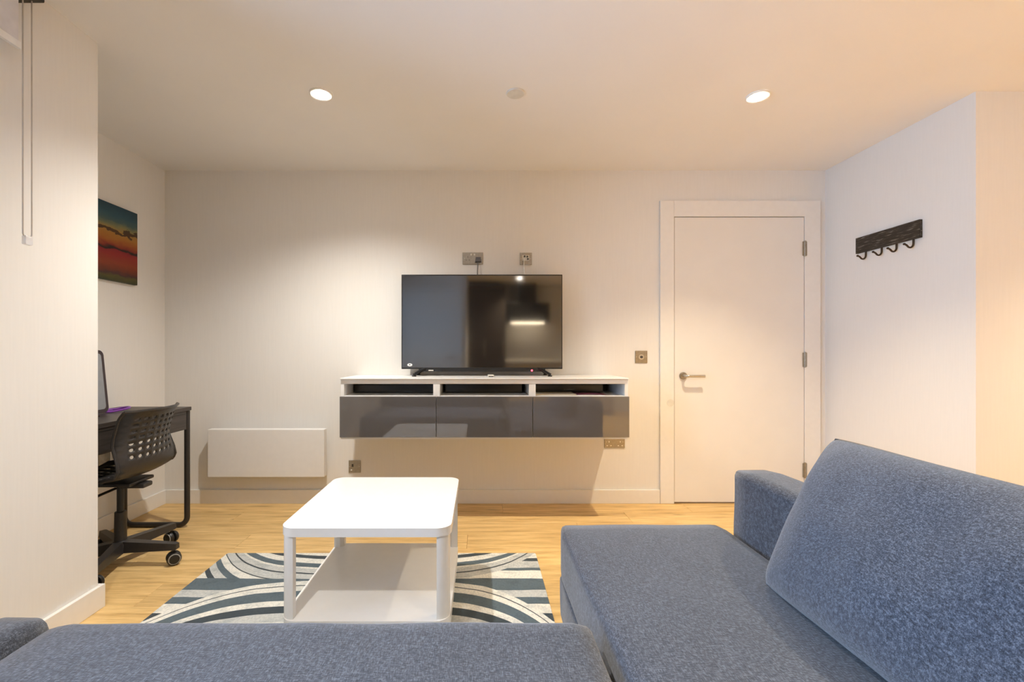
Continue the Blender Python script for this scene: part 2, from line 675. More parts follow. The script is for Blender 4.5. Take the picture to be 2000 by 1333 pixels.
FRONT = dict(spot=112, blend=1.0)
downlight(-.80, 2.295, 62, COOL_LAMP, 'glowing round ceiling downlight above the coffee table side, left of the two', 140, 1.0)
downlight(1.415, 2.315, 72, WARM_LAMP, 'glowing round ceiling downlight in front of the white door, right of the two', 100, 1.0)
downlight(-.80, .30, 60, COOL_LAMP, 'ceiling downlight over the near sofa section, behind the viewpoint on the window side', 116, 1.0)
downlight(1.415, .10, 80, WARM_LAMP, 'ceiling downlight over the large sofa cushion, behind the viewpoint on the right', **FRONT)
downlight(3.35, 1.35, 72, WARM_LAMP, 'ceiling downlight in the corridor opening to the right of the coat hooks', **FRONT)
downlight(.7, -1.75, 180, WARM_LAMP, 'unseen ceiling downlight added over the kitchen behind the viewpoint, near the tall cabinet', 120)  # unseen lamp, added so its bounce lifts the room's ambient light
downlight(2.6, -1.4, 180, WARM_LAMP, 'unseen ceiling downlight added over the kitchen behind the viewpoint, far end', 120)  # second added lamp out of view, more bounced fill for walls and ceiling

M = Matrix.Translation((.180, 2.29, CEIL))
tag(MB().lathe([(.046, -.0005), (.046, -.004), (.043, -.008), (0, -.009)], 32, M).build('ceiling_cover_plate', 'socket_insert'),
    'small round flat white cover plate on the ceiling between the two downlights', 'cover plate')

# ------------------------------------------------------------------ sofa
SEAT = .434
SXL, SXR, SYF = .304, .935, 1.772          # right section
sofa = thing('corner_sofa', (.6, 1.0, 0), 'slate blue woven fabric corner sofa filling the foreground', 'sofa')


def cushion(x0, x1, y0, y1, z0, z1, bev, seg=5, puff=.0, sub=14, seed=0):
    """upholstered block: bevelled box, its top slightly domed and uneven"""
    t = bmesh.new()
    bmesh.ops.create_cube(t, size=1.0)
    for v in t.verts:
        v.co = Vector((x0 + (v.co.x + .5) * (x1 - x0), y0 + (v.co.y + .5) * (y1 - y0), z0 + (v.co.z + .5) * (z1 - z0)))
    bmesh.ops.subdivide_edges(t, edges=t.edges[:], cuts=sub, use_grid_fill=True)
    cx, cy, hx, hy = (x0 + x1) / 2, (y0 + y1) / 2, (x1 - x0) / 2, (y1 - y0) / 2
    cz, hz = (z0 + z1) / 2, (z1 - z0) / 2
    for v in t.verts:
        d = [v.co.x - cx, v.co.y - cy, v.co.z - cz]
        h = [hx, hy, hz]
        # round the box: clamp to the inner box, then push out by bev
        inner = [max(-(h[i] - bev), min(h[i] - bev, d[i])) for i in range(3)]
        e = Vector([d[i] - inner[i] for i in range(3)])
        if e.length > 1e-9:
            e = e.normalized() * bev
        p = Vector(inner) + e
        nx, ny = p.x / hx, p.y / hy
        if puff and p.z > 0:
            p.z += puff * (1 - nx ** 4) * (1 - ny ** 4) * (p.z / hz)
            p.z += .004 * noise.noise(Vector((p.x * 5 + seed, p.y * 5, 3.1))) * (p.z / hz)
        # gentle bulge at the side faces
        p.x += .004 * noise.noise(Vector((p.y * 4 + seed, p.z * 6, 1.7)))
        p.y += .004 * noise.noise(Vector((p.x * 4 + seed, p.z * 6, 9.7)))
        v.co = Vector((cx, cy, cz)) + p
    m = MB()
    m.merge(t)
    return m


# right section
cushion(SXL, SXR, -.55, SYF, .215, SEAT - .008, .035, puff=.010, sub=26, seed=2).build('seat_cushion', 'sofa_fabric', sofa, angle=180)
cushion(SXL + .004, SXR + .15, -.55, SYF + .004, .05, .222, .02, sub=12, seed=5).build('seat_base', 'sofa_fabric', sofa, angle=180)
cushion(SXR + .004, SXR + .150, -.55, 1.705, .06, .655, .030, puff=.004, sub=22, seed=8).build('backrest', 'sofa_fabric', sofa, angle=180)
# near section, across the foreground
cushion(-1.045, .275, .22, 1.128, .215, SEAT - .006, .035, puff=.008, sub=26, seed=12).build('seat_cushion', 'sofa_fabric', sofa, angle=180)
cushion(-1.040, .300, .0, 1.105, .05, .222, .02, sub=12, seed=15).build('seat_base', 'sofa_fabric', sofa, angle=180)
cushion(-1.215, -1.052, .0, 1.138, .06, SEAT + .006, .045, puff=.006, sub=18, seed=18).build('arm_bolster', 'sofa_fabric', sofa, angle=180)
cushion(-1.20, .300, -.22, .20, .06, .655, .035, puff=.004, sub=16, seed=21).build('backrest', 'sofa_fabric', sofa, angle=180)
for fx, fy in ((.40, 1.66), (1.02, 1.66), (-.95, 1.02), (.20, 1.02), (1.02, -.4), (-1.1, -.1)):
    MB().cyl((fx, fy, 0), (fx, fy, .065), .022, .028, 16).build('foot', 'caster_black', sofa)


FLIP_PILLOW = False


def pillow(L, H, T, n=40):
    """flat rest frame: length along x, height along y, thickness along z; pinched corners"""
    t = bmesh.new()
    top, bot = {}, {}
    for i in range(n + 1):
        for j in range(n + 1):
            u, v = -1 + 2 * i / n, -1 + 2 * j / n
            cr = 1 - .040 * (abs(u) * abs(v)) ** 5
            pin = 1 - .058 * (1 - abs(v) ** 2.0) * abs(u) ** 6
            pinv = 1 - .055 * (1 - abs(u) ** 2.0) * abs(v) ** 6
            x, y_ = u * L / 2 * pin * cr, v * H / 2 * pinv * cr
            k = max(0, (1 - abs(u) ** 2.5)) ** .50 * max(0, (1 - abs(v) ** 2.5)) ** .50
            wr = .014 * noise.noise(Vector((x * 6, y_ * 6, 2.0))) * k
            wr += .010 * noise.noise(Vector((x * 16, y_ * 9, 5.0))) * k * (1 - k)
            z = T / 2 * k
            a = t.verts.new((x, y_, (-z * .35) if FLIP_PILLOW else z + wr))
            top[i, j] = a
            bot[i, j] = a if (i in (0, n) or j in (0, n)) else t.verts.new((x, y_, z + wr) if FLIP_PILLOW else (x, y_, -z * .35))
    for i in range(n):
        for j in range(n):
            t.faces.new((top[i, j], top[i + 1, j], top[i + 1, j + 1], top[i, j + 1]))
            t.faces.new((bot[i, j], bot[i, j + 1], bot[i + 1, j + 1], bot[i + 1, j]))
    return t


# big back cushion leaning on the right-hand backrest
b0 = Vector((.795, 1.235, .444))
t0 = Vector((.985, 1.255, .842))
up = (t0 - b0)
up.y = 0
H = up.length
up.normalize()
along = Vector((0, -1, 0))
nrm = along.cross(up)
if nrm.x > 0:
    nrm = -nrm
L = .80
cen = (b0 + t0) / 2 + along * (L / 2 - .01) + Vector((0, 0, 0))
R = Matrix((along, up, along.cross(up))).transposed().to_4x4()
FLIP_PILLOW = along.cross(up).x > 0
mb = MB()
mb.merge(pillow(L + .05, H + .025, .225), Matrix.Translation(cen) @ R)
tag(mb.build('sofa_cushion', 'cushion_fabric', angle=180), 'large slate blue back cushion leaning on the right sofa backrest', 'cushion')

# ------------------------------------------------------------------ rug
m = MB().slab(RUG_X0, RUG_X1, RUG_Y0, RUG_Y1, .0005, .0075, .012, 3, .002, 1)
tag(m.build('rug', 'rug_pattern', origin=((RUG_X0 + RUG_X1) / 2, RUG_CY, .0005)), 'white and slate blue wavy striped rug under the coffee table', 'rug')

# ------------------------------------------------------------------ coffee table
TX0, TX1, TY0, TY1, TH = -.728, -.104, 1.640, 2.310, .449
SH = .116
ct = thing('coffee_table', ((TX0 + TX1) / 2, (TY0 + TY1) / 2, .0075), 'white coffee table with rounded corners and low shelf standing on the rug', 'table')
MB().slab(TX0, TX1, TY0, TY1, TH - .032, TH, .055, 10, .004, 3).build('tabletop', 'table_white', ct)
MB().slab(TX0 + .004, TX1 - .004, TY0 - .004, TY1 - .004, SH - .045, SH, .055, 10, .003, 2).build('shelf', 'table_white', ct)
LR = .046
for cx, cy, sx, sy in ((TX0, TY0, 1, 1), (TX1, TY0, -1, 1), (TX0, TY1, 1, -1), (TX1, TY1, -1, -1)):
    # quarter-round corner posts
    t = bmesh.new()
    prof = [(0.006, LR), (.006 + 0, .052)]
    pts = []
    r = .040
    ox, oy = .006 + r, .006 + r
    for k in range(9):
        a = PI + PI / 2 * k / 8
        pts.append((ox + r * math.cos(a), oy + r * math.sin(a)))
    pts += [(LR + .006, .006), (LR + .006, LR - .012), (LR - .012, LR + .006), (.006, LR + .006)]
    vb = [t.verts.new((cx + sx * p[0], cy + sy * p[1], SH - .002)) for p in pts]
    vt = [t.verts.new((cx + sx * p[0], cy + sy * p[1], TH - .031)) for p in pts]
    n = len(pts)
    t.faces.new(vb)
    t.faces.new(vt)
    for i in range(n):
        t.faces.new((vb[i], vb[(i + 1) % n], vt[(i + 1) % n], vt[i]))
    mm = MB()
    mm.merge(t)
    mm.build('leg', 'table_white', ct)
    fx, fy = cx + sx * .06, cy + sy * .06
    cs = MB().cyl((fx - .011, fy, .0075 + .030), (fx + .011, fy, .0075 + .030), .030, n=20)
    cs.cyl((fx, fy, .045), (fx, fy, SH - .044), .008, n=12)
    cs.build('caster', 'white_plastic', ct)

# ------------------------------------------------------------------ wall-hung media unit
UX0, UX1, UY0 = -.873, .932, 2.858
UZ0, UZ1 = .538, .9215
un = thing('media_unit', ((UX0 + UX1) / 2, YB, UZ0), 'wall-hung white media unit with three open cubbies over glossy grey drawers', 'cabinet')
tp = MB().box(UX0 - .002, UX1 + .002, UY0 - .012, YB - .002, UZ1 - .008, UZ1, .002).build('top_panel', 'white_lacquer', un)
MB().box(UX0, UX1, UY0, YB - .002, UZ1 - .037, UZ1 - .0095, .001).build('carcass_top', 'white_lacquer', un)
MB().box(UX0, UX1, UY0, YB - .002, UZ0, UZ0 + .018, .001).build('carcass_bottom', 'white_lacquer', un)
U = [UX0, UX0 + (UX1 - UX0) / 3, UX0 + 2 * (UX1 - UX0) / 3, UX1]
th = .021
for i in range(3):
    a, b = U[i], U[i + 1]
    MB().box(a, a + th, UY0 + .001, YB - .002, UZ0 + .018, UZ1 - .037, .001).build('side_panel', 'white_lacquer', un)
    MB().box(b - th, b, UY0 + .001, YB - .002, UZ0 + .018, UZ1 - .037, .001).build('side_panel', 'white_lacquer', un)
    MB().box(a + th, b - th, UY0 + .004, YB - .012, .792, .810, .001).build('cubby_shelf', 'white_lacquer', un)
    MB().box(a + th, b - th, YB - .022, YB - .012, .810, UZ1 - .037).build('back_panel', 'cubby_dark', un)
    MB().box(a + (-.001 if i == 0 else .0015), b - (-.001 if i == 2 else .0015), UY0 - .020, UY0 - .001, UZ0 + .014, .8065, .0015).build('drawer_front', 'gloss_grey', un)

# things in and on the unit
tag(MB().box(-.842, -.30, 3.05, 3.235, .8102, .868, .004).build('media_player', 'black_gloss'), 'black media box in the left cubby of the media unit', 'media box')
tag(MB().box(-.235, .285, 3.06, 3.235, .8102, .870, .004).build('media_player', 'black_gloss'), 'black media box in the middle cubby of the media unit', 'media box')
mp = thing('media_player', (.60, 3.1, .8102), 'black media box in the right cubby behind the papers', 'media box')
MB().box(.365, .835, 3.08, 3.235, .8102, .866, .004).build('body', 'black_gloss', mp)
MB().box(.57, .64, 3.0785, 3.08, .829, .833).build('display_strip', 'cable_grey', mp)
tag(MB().box(.355, .615, 2.90, 3.06, .8102, .8165, .001).build('booklet', 'paper_cream'), 'cream booklet lying flat in the right cubby of the media unit', 'booklet')
bkl = thing('booklet', (.70, 2.95, .8102), 'plum-covered booklet lying beside the cream one in the right cubby', 'booklet')
MB().poly([(.625, 2.89, .8104), (.80, 2.89, .8104), (.80, 3.05, .8104), (.625, 3.05, .8104), (.625, 2.89, .8135), (.80, 2.89, .8120), (.80, 3.05, .8120), (.625, 3.05, .8135)],
          [(0, 3, 2, 1), (0, 1, 5, 4), (1, 2, 6, 5), (2, 3, 7, 6), (3, 0, 4, 7), (4, 5, 6, 7)]).build('pages', 'white_plastic', bkl)
cv = MB()
V, F = [], []
for i in range(9):
    x = .622 + .182 * i / 8
    zz = .8137 + .004 * math.sin(PI * i / 8)
    V += [(x, 2.888, zz), (x, 3.052, zz)]
for i in range(8):
    F.append((2 * i, 2 * i + 2, 2 * i + 3, 2 * i + 1))
bc = cv.poly(V, F).build('cover', 'paper_plum', bkl)
sm = bc.modifiers.new('thick', 'SOLIDIFY')
sm.thickness = .001

# television
TVX0, TVX1, TVY, TVZ0, TVZ1 = -.538, .568, 3.125, .968, 1.618
tv = thing('television', ((TVX0 + TVX1) / 2, 3.16, UZ1), 'black flat screen television standing on the white media unit', 'television')
MB().box(TVX0, TVX1, TVY, TVY + .022, TVZ0, TVZ1, .003).build('bezel', 'tv_plastic', tv)
MB().box(TVX0 + .10, TVX1 - .10, TVY + .022, TVY + .070, TVZ0 + .02, TVZ1 - .20, .015, 3).build('rear_housing', 'tv_plastic', tv)
sc_ = MB().box(TVX0 + .007, TVX1 - .007, TVY - .0012, TVY + .004, TVZ0 + .010, TVZ1 - .008, .0004, 1).build('screen', 'tv_screen', tv)
MB().box(-.42, .45, TVY - .001, TVY + .020, TVZ0 - .018, TVZ0 + .001, .002).build('lower_strip', 'tv_plastic', tv)
st = MB().cyl((-.480, TVY - .0014, .997), (-.480, TVY - .0020, .997), .010, n=24)
for v in st.bm.verts:
    v.co.x = -.480 + (v.co.x + .480) * 1.75
so = st.build('sticker', 'sticker_white', tv)
MB().cyl((-.480, TVY - .0020, .998), (-.480, TVY - .0026, .998), .004, n=16).build('sticker_dot', 'tv_plastic', so)
MB().box(-.352, -.318, TVY - .0018, TVY - .001, TVZ0 - .013, TVZ0 - .006).build('label_strip', 'socket_insert', tv)
MB().cyl((.358, TVY - .0016, TVZ0 - .010), (.358, TVY - .0005, TVZ0 - .010), .007, n=16).build('standby_light', 'standby_red', tv)
for sx, x in ((-1, -.375), (1, .405)):
    for sy in (-1, 1):
        f = MB()
        a = Vector((x, TVY + .012, TVZ0 + .004))
        b = Vector((x + sx * .062, TVY + .012 + sy * .105, UZ1 + .0145))
        f.tube([a, a.lerp(b, .35) + Vector((0, 0, .003)), b], .008, 10, flat=(.008, .013))
        f.box(b.x - .014, b.x + .014, b.y - .012, b.y + .012, UZ1 + .0006, UZ1 + .008, .003)
        f.build('foot', 'tv_plastic', tv)

rm = thing('remote_control', (.07, 3.0, UZ1), 'small pale grey remote lying on the media unit below the television', 'remote')
MB().box(.053, .094, 2.960, 3.060, UZ1, UZ1 + .013, .004, 3).build('body', 'socket_insert', rm)
MB().box(.058, .089, 2.9585, 2.9605, UZ1 + .002, UZ1 + .007, .0005, 1).build('infrared_window', 'socket_dark', rm)


# ------------------------------------------------------------------ electrical plates on the back wall
def px(x, y, z=YB):
    """position on a plane parallel to the back wall, from its measured place"""
    return ((x - VPX) * z / FPX, EYE - (y - VPY) * z / FPX)


def plate(name, cx, cz, w, h, label, cat):
    t = thing(name, (cx, YB, cz), label, cat, 'brushed metal wall plates')
    MB().box(cx - w / 2, cx + w / 2, YB - .0065, YB - .0002, cz - h / 2, cz + h / 2, .0022, 2).build('face_plate', 'nickel', t)
    for s in (-1, 1):
        MB().cyl((cx + s * w * .40, YB - .0065, cz), (cx + s * w * .40, YB - .0072, cz), .0032, n=12).build('screw', 'steel', t)
    return t


def pins(t, cx, cz, mat, k=1.0):
    MB().box(cx - .0022 * k, cx + .0022 * k, YB - .0070, YB - .0064, cz + .010 * k, cz + .019 * k).build('pin_slot', mat, t)
    for s in (-1, 1):
        MB().box(cx + s * .011 * k - .0034 * k, cx + s * .011 * k + .0034 * k, YB - .0070, YB - .0064, cz - .010 * k, cz - .005 * k).build('pin_slot', mat, t)


cx, cz = px(923.5, 505.5)
so1 = plate('power_socket', cx, cz, .147, .086, 'brushed metal double socket above the television with a grey plug in it', 'socket')
pins(so1, cx - .036, cz - .004, 'socket_dark')
for s in (-1, 1):
    MB().box(cx + s * .012 - .005, cx + s * .012 + .005, YB - .0095, YB - .0064, cz + .020, cz + .034, .001).build('rocker_switch', 'socket_insert', so1)
pl = thing('power_plug', (cx + .04, YB - .0072, cz - .012), 'dark grey plug and lead hanging from the double socket above the television', 'plug')
qx, qz = cx + .039, cz - .012
MB().poly([(qx - .024, YB - .0075, qz - .018), (qx + .024, YB - .0075, qz - .018), (qx + .018, YB - .0075, qz + .022), (qx - .018, YB - .0075, qz + .022),
           (qx - .019, YB - .032, qz - .014), (qx + .019, YB - .032, qz - .014), (qx + .014, YB - .032, qz + .017), (qx - .014, YB - .032, qz + .017)],
          [(0, 1, 2, 3), (4, 7, 6, 5), (0, 4, 5, 1), (1, 5, 6, 2), (2, 6, 7, 3), (3, 7, 4, 0)]).build('plug_body', 'plug_grey', pl)
MB().tube([(qx - .001, YB - .020, qz - .012), (qx - .003, YB - .022, qz - .04), (qx - .005, YB - .035, qz - .08), (qx - .006, YB - .065, qz - .14), (qx - .004, YB - .055, qz - .30)], .0042, 10).build('lead', 'cable_grey', pl)

cx, cz = px(1027, 506)
so2 = plate('aerial_socket', cx, cz, .086, .087, 'square aerial socket with white connectors right of the double socket above the television', 'socket')
MB().box(cx - .028, cx + .024, YB - .009, YB - .0064, cz - .016, cz + .026, .002).build('module', 'socket_insert', so2)
for dx, dz in ((-.010, .016), (.010, .014), (.014, -.003)):
    MB().cyl((cx + dx, YB - .009, cz + dz), (cx + dx, YB - .014, cz + dz), .0065, n=16).build('connector', 'socket_dark', so2)
ld = thing('aerial_lead', (cx - .014, YB - .01, cz), 'short white aerial lead dropping from the square socket behind the television', 'cable')
MB().cyl((cx - .014, YB - .009, cz - .006), (cx - .014, YB - .024, cz - .010), .008, n=16).build('connector', 'white_plastic', ld)
MB().tube([(cx - .014, YB - .020, cz - .010), (cx - .016, YB - .026, cz - .03), (cx - .017, YB - .03, cz - .06), (cx - .016, YB - .05, cz - .11), (cx - .01, YB - .055, cz - .2)], .0036, 10).build('lead', 'white_plastic', ld)

cx, cz = px(693, 911.5)
so3 = plate('power_socket', cx, cz, .086, .088, 'square metal socket low on the wall between heater panel and media unit', 'socket')
MB().lathe([(0, .0005), (.006, .0005), (.006, .003), (0, .0035)], 16, Matrix.Translation((cx - .022, YB - .0064, cz - .024)) @ Matrix.Rotation(PI / 2, 4, 'X')).build('indicator', 'white_plastic', so3)
MB().box(cx - .020, cx - .008, YB - .009, YB - .0064, cz - .002, cz + .018, .001).build('rocker_switch', 'socket_dark', so3)
MB().cyl((cx + .012, YB - .0064, cz + .004), (cx + .012, YB - .0085, cz + .004), .008, n=16).build('outlet', 'nickel', so3)

cx, cz = px(1200, 867)
so4 = plate('power_socket', cx, cz + .013, .147, .086, 'double socket with pale pin holes just under the right end of the media unit', 'socket')
for s in (-1, 1):
    pins(so4, cx + s * .040, cz - .004, 'white_plastic', 1.25)

cx, cz = px(1252, 697.5)
sw = plate('dimmer_switch', cx, cz, .087, .088, 'square metal dimmer switch on the wall beside the door casing', 'switch')
MB().cyl((cx, YB - .0064, cz - .001), (cx, YB - .0085, cz - .001), .019, n=28).build('dial_ring', 'steel', sw)
MB().cyl((cx, YB - .0085, cz - .001), (cx, YB - .017, cz - .001), .0095, .0085, n=24).build('dial', 'socket_dark', sw)

# ------------------------------------------------------------------ panel heater
ht = thing('panel_heater', (-1.5, YB, .21), 'white flat wall-mounted panel heater left of the media unit', 'heater')
HX0, HX1, HZ0, HZ1, HY = -1.893, -1.082, .213, .546, 3.165
MB().box(HX0, HX1, HY, HY + .055, HZ0, HZ1, .004, 3).build('front_panel', 'heater_white', ht)
MB().box(HX0 + .03, HX1 - .03, HY + .055, YB - .001, HZ0 + .04, HZ1 - .02, .003).build('rear_housing', 'heater_white', ht)
for k in range(24):
    x = HX0 + .05 + k * (HX1 - HX0 - .10) / 23
    MB().box(x - .010, x + .010, HY + .062, HY + .085, HZ1 - .0205, HZ1 - .0185).build('vent_slot', 'socket_dark', ht)

# ------------------------------------------------------------------ picture on the left wall
pc = thing('canvas_picture', (XL, 2.70, 1.75), 'sunset seascape canvas print on the left wall above the desk', 'picture')
MB().box(XL + .001, XL + .026, 2.36, 2.975, 1.520, 1.988, .003).build('canvas', 'sunset_print', pc)
MB().box(XL + .0005, XL + .012, 2.375, 2.96, 1.535, 1.973).build('stretcher', 'kitchen_dark', pc)

# ------------------------------------------------------------------ coat hooks on the right wall
rk = thing('coat_rack', (XR, 2.765, 1.78), 'distressed dark wooden coat rack with four curved metal hooks on the right wall', 'coat rack')
MB().box(XR - .018, XR - .0005, 2.550, 2.985, 1.728, 1.830, .002).build('board', 'distressed_wood', rk)
for hy in (2.915, 2.80, 2.70, 2.595):
    h = MB()
    pts = [(XR - .009, hy, 1.760), (XR - .0095, hy, 1.730), (XR - .010, hy, 1.705)]
    for k in range(1, 9):
        a = PI * .80 * k / 8
        pts.append((XR - .010 - .019 * (1 - math.cos(a)), hy, 1.705 - .024 * math.sin(a)))
    pts.append((XR - .052, hy, 1.697))
    pts.append((XR - .060, hy, 1.700))
    h.tube(pts, .0050, 10)
    h.lathe([(0, -.007), (.005, -.005), (.007, 0), (.005, .005), (0, .007)], 12, Matrix.Translation((XR - .062, hy, 1.701)))
    h.build('hook', 'hook_metal', rk)

# ------------------------------------------------------------------ roller blind
bl = thing('roller_blind', (XP + .05, .7, 2.38), 'pale grey roller blind drawn up at the left wall by the ceiling', 'blind')
BX = XP + .062
MB().box(BX, BX + .0015, -.95, 1.531, 2.125, 2.33).build('fabric', 'blind_fabric', bl)
MB().box(BX - .006, BX + .008, -.952, 1.534, 2.106, 2.130, .002).build('bottom_bar', 'blind_bar', bl)
MB().cyl((BX + .012, -.95, 2.33), (BX + .012, 1.531, 2.33), .028, n=24).build('roller', 'blind_fabric', bl)
MB().box(XP + .0005, BX + .035, 1.545, 1.590, 2.303, 2.385, .004).build('bracket', 'hood_black', bl)
ch = MB()
cyA, cyB, zt, zb = 1.547, 1.578, 2.31, 1.490
pts = [(BX, cyA, zt)]
pts += [(BX, cyA, zt - (zt - zb) * k / 12) for k in range(1, 12)]
for k in range(9):
    a = PI + PI * k / 8
    pts.append((BX, (cyA + cyB) / 2 + (cyB - cyA) / 2 * math.cos(a), zb + .012 * math.sin(a)))
pts += [(BX, cyB, zb + (zt - zb) * k / 12) for k in range(1, 13)]
ch.tube(pts, .0022, 8)
ch.build('chain', 'chain_metal', bl)
ws = MB().box(BX - .008, BX + .008, cyA + .002, cyB - .002, zb - .038, zb - .006, .004, 2)
ws.build('chain_weight', 'clear_plastic', bl)

# ------------------------------------------------------------------ desk
DSX0, DSX1, DSY0, DSY1, DSH = XL + .022, -1.795, 2.085, 2.835, .745
dk = thing('desk', (-2.02, 2.46, 0), 'small black-brown desk with tube legs against the left wall', 'desk')
MB().box(DSX0, DSX1, DSY0, DSY1, DSH - .022, DSH, .002).build('desktop', 'desk_veneer', dk)
MB().box(DSX1 - .020, DSX1 - .006, DSY0 + .04, DSY1 - .04, DSH - .135, DSH - .0225, .001).build('drawer_front', 'desk_veneer', dk)
MB().box(DSX0 + .03, DSX1 - .021, DSY0 + .045, DSY1 - .045, DSH - .125, DSH - .0225, .001).build('drawer_box', 'cubby_dark', dk)
MB().box(DSX1 - .006, DSX1 - .004, DSY0 + .045, DSY1 - .045, DSH - .040, DSH - .036).build('drawer_groove', 'cubby_dark', dk)
MB().box(DSX0 + .01, DSX0 + .025, DSY0 + .04, DSY1 - .04, DSH - .26, DSH - .1255, .001).build('rear_panel', 'desk_veneer', dk)
for yy in (DSY0 + .018, DSY1 - .018):
    lx0, lx1, zb, zt, r = DSX0 + .04, DSX1 - .016, .016, DSH - .024, .05
    pts = [(lx1, yy, zt), (lx1, yy, zt - .2), (lx1, yy, zb + r + .1)]
    for k in range(9):
        a = PI / 2 * k / 8
        pts.append((lx1 - r + r * math.cos(a), yy, zb + r - r * math.sin(a)))
    for k in range(9):
        a = PI / 2 * k / 8
        pts.append((lx0 + r - r * math.sin(a), yy, zb + r - r * math.cos(a)))
    pts += [(lx0, yy, zb + r + .1), (lx0, yy, zt)]
    MB().tube(pts, .016, 12).build('leg_frame', 'desk_metal', dk)
    MB().box(lx0, lx1, yy - .012, yy + .012, DSH - .135, DSH - .0225, .002).build('end_bracket', 'desk_metal', dk)

# screen and purple strap on the desk
ms = thing('desk_screen', (-2.07, 2.52, DSH), 'upright dark-rimmed screen on the desk, half hidden by the wall', 'screen')
# the screen stands nearly edge-on, its rounded far corner showing past the wall corner
def rrect(x, y0, y1, z0, z1, r, n=8):
    o = []
    for cy, cz, a0 in ((y1 - r, z1 - r, 0), (y0 + r, z1 - r, 90), (y0 + r, z0 + r, 180), (y1 - r, z0 + r, 270)):
        for k in range(n + 1):
            a = math.radians(a0 + 90 * k / n)
            o.append((x, cy + r * math.cos(a), cz + r * math.sin(a)))
    return o


def plate_x(x0, x1, y0, y1, z0, z1, r):
    A, B = rrect(x0, y0, y1, z0, z1, r), rrect(x1, y0, y1, z0, z1, r)
    n = len(A)
    F = [tuple(range(n)), tuple(range(2 * n - 1, n - 1, -1))]
    for i in range(n):
        F.append((i, (i + 1) % n, n + (i + 1) % n, n + i))
    return MB().poly(A + B, F)


SY1 = 2.505
def lean(mb):
    for v in mb.bm.verts:
        v.co.x -= .10 * (v.co.z - DSH)
    return mb


lean(plate_x(-2.062, -2.038, SY1 - .46, SY1, DSH + .010, DSH + .350, .03)).build('housing', 'screen_bezel', ms)
lean(plate_x(-2.0385, -2.037, SY1 - .445, SY1 - .018, DSH + .030, DSH + .332, .018)).build('display', 'screen_face', ms)
MB().box(-2.12, -1.99, SY1 - .34, SY1 - .12, DSH, DSH + .012, .003).build('stand_foot', 'screen_bezel', ms)
ps = thing('purple_strap', (-2.1, 2.60, DSH), 'purple fabric strap lying on the desk at the foot of the screen', 'strap')
pts = []
for k in range(25):
    a = 2 * PI * k / 24
    pts.append((-2.095 + .060 * math.cos(a) + .01 * math.sin(3 * a), 2.600 + .085 * math.sin(a), DSH + .006 + .006 * (1 + math.sin(2 * a))))
MB().tube(pts, .006, 8).build('loop', 'purple_cloth', ps)
MB().box(-2.155, -2.11, 2.56, 2.62, DSH, DSH + .012, .004, 2).build('tab', 'purple_cloth', ps)

# plate on the left wall below the desktop
wp = thing('wall_outlet', (XL, 2.80, .45), 'white outlet plate low on the left wall beneath the desk', 'socket')
MB().box(XL + .0005, XL + .010, 2.775, 2.862, .395, .500, .003).build('face_plate', 'white_plastic', wp)
MB().box(XL + .010, XL + .013, 2.790, 2.846, .43, .47, .001).build('rocker_switch', 'socket_insert', wp)
tag(MB().box(XL + .0005, XL + .012, 2.690, 2.765, .40, .475, .003).build('wall_outlet', 'nickel'), 'metal outlet plate under the desk next to the white one', 'socket')

# ------------------------------------------------------------------ swivel chair
chn = thing('swivel_chair', (0, 0, 0), 'black plastic swivel chair with perforated shell pushed in at the desk', 'chair')
CW = .215


def shell_pt(u, v):
    """u -1..1 across, v 0 (top of back) .. 1 (front of seat); local +x is the sitter's front"""
    prof = [(0.00, -.215, .800), (.12, -.198, .745), (.25, -.180, .680), (.38, -.170, .610), (.47, -.168, .555), (.55, -.158, .505), (.62, -.128, .470), (.70, -.070, .455), (.82, .04, .452), (.94, .16, .462), (1.0, .215, .452)]
    for (a, xa, za), (b, xb, zb) in zip(prof, prof[1:]):
        if v <= b + 1e-9:
            t = (v - a) / (b - a)
            t2 = t
            x, z = xa + (xb - xa) * t2, za + (zb - za) * t2
            break
    back = max(0.0, min(1.0, (.62 - v) / .3))
    seat = 1 - back
    w = CW * (1 - .06 * back - .05 * max(0, (v - .8) / .2) ** 2)
    if v < .10:
        w *= 1 - .02 * (1 - v / .10)
    x += back * .055 * u * u + back * .010 * (abs(u) ** 8)
    z += seat * .022 * u * u
    if v < .06:
        x -= .012 * (1 - v / .06)
    return Vector((x, u * w, z))


t = bmesh.new()
cache = {}


def vv(u, v):
    k = (round(u, 5), round(v, 5))
    if k not in cache:
        cache[k] = t.verts.new(shell_pt(u, v))
    return cache[k]


NC, NR = 9, 17
us = [-1 + 2 * i / NC for i in range(NC + 1)]
vs_ = [j / NR for j in range(NR + 1)]
for i in range(NC):
    for j in range(NR):
        u0, u1, v0, v1 = us[i], us[i + 1], vs_[j], vs_[j + 1]
        um, vm = (u0 + u1) / 2, (v0 + v1) / 2
        ring = [(u0, v0), (um, v0), (u1, v0), (u1, vm), (u1, v1), (um, v1), (u0, v1), (u0, vm)]
        R_ = [vv(*p) for p in ring]
        hole = (1 <= j <= 7 and 1 <= i <= NC - 2) or (11 <= j <= 15 and 1 <= i <= NC - 2)
        if hole:
            hu, hv = (u1 - u0) * .27, (v1 - v0) * .25
            inner = []
            for k in range(8):
                a = math.radians(225 + 45 * k)
                inner.append(vv(um + hu * math.cos(a) * 1.08, vm + hv * math.sin(a) * 1.08))
            for k in range(8):
                t.faces.new((R_[k], R_[(k + 1) % 8], inner[(k + 1) % 8], inner[k]))
        else:
            t.faces.new(R_)
mm = MB()
mm.merge(t)
shell = mm.build('seat_shell', 'chair_plastic', chn, origin=(0, 0, .5), angle=60)
sd = shell.modifiers.new('thick', 'SOLIDIFY')
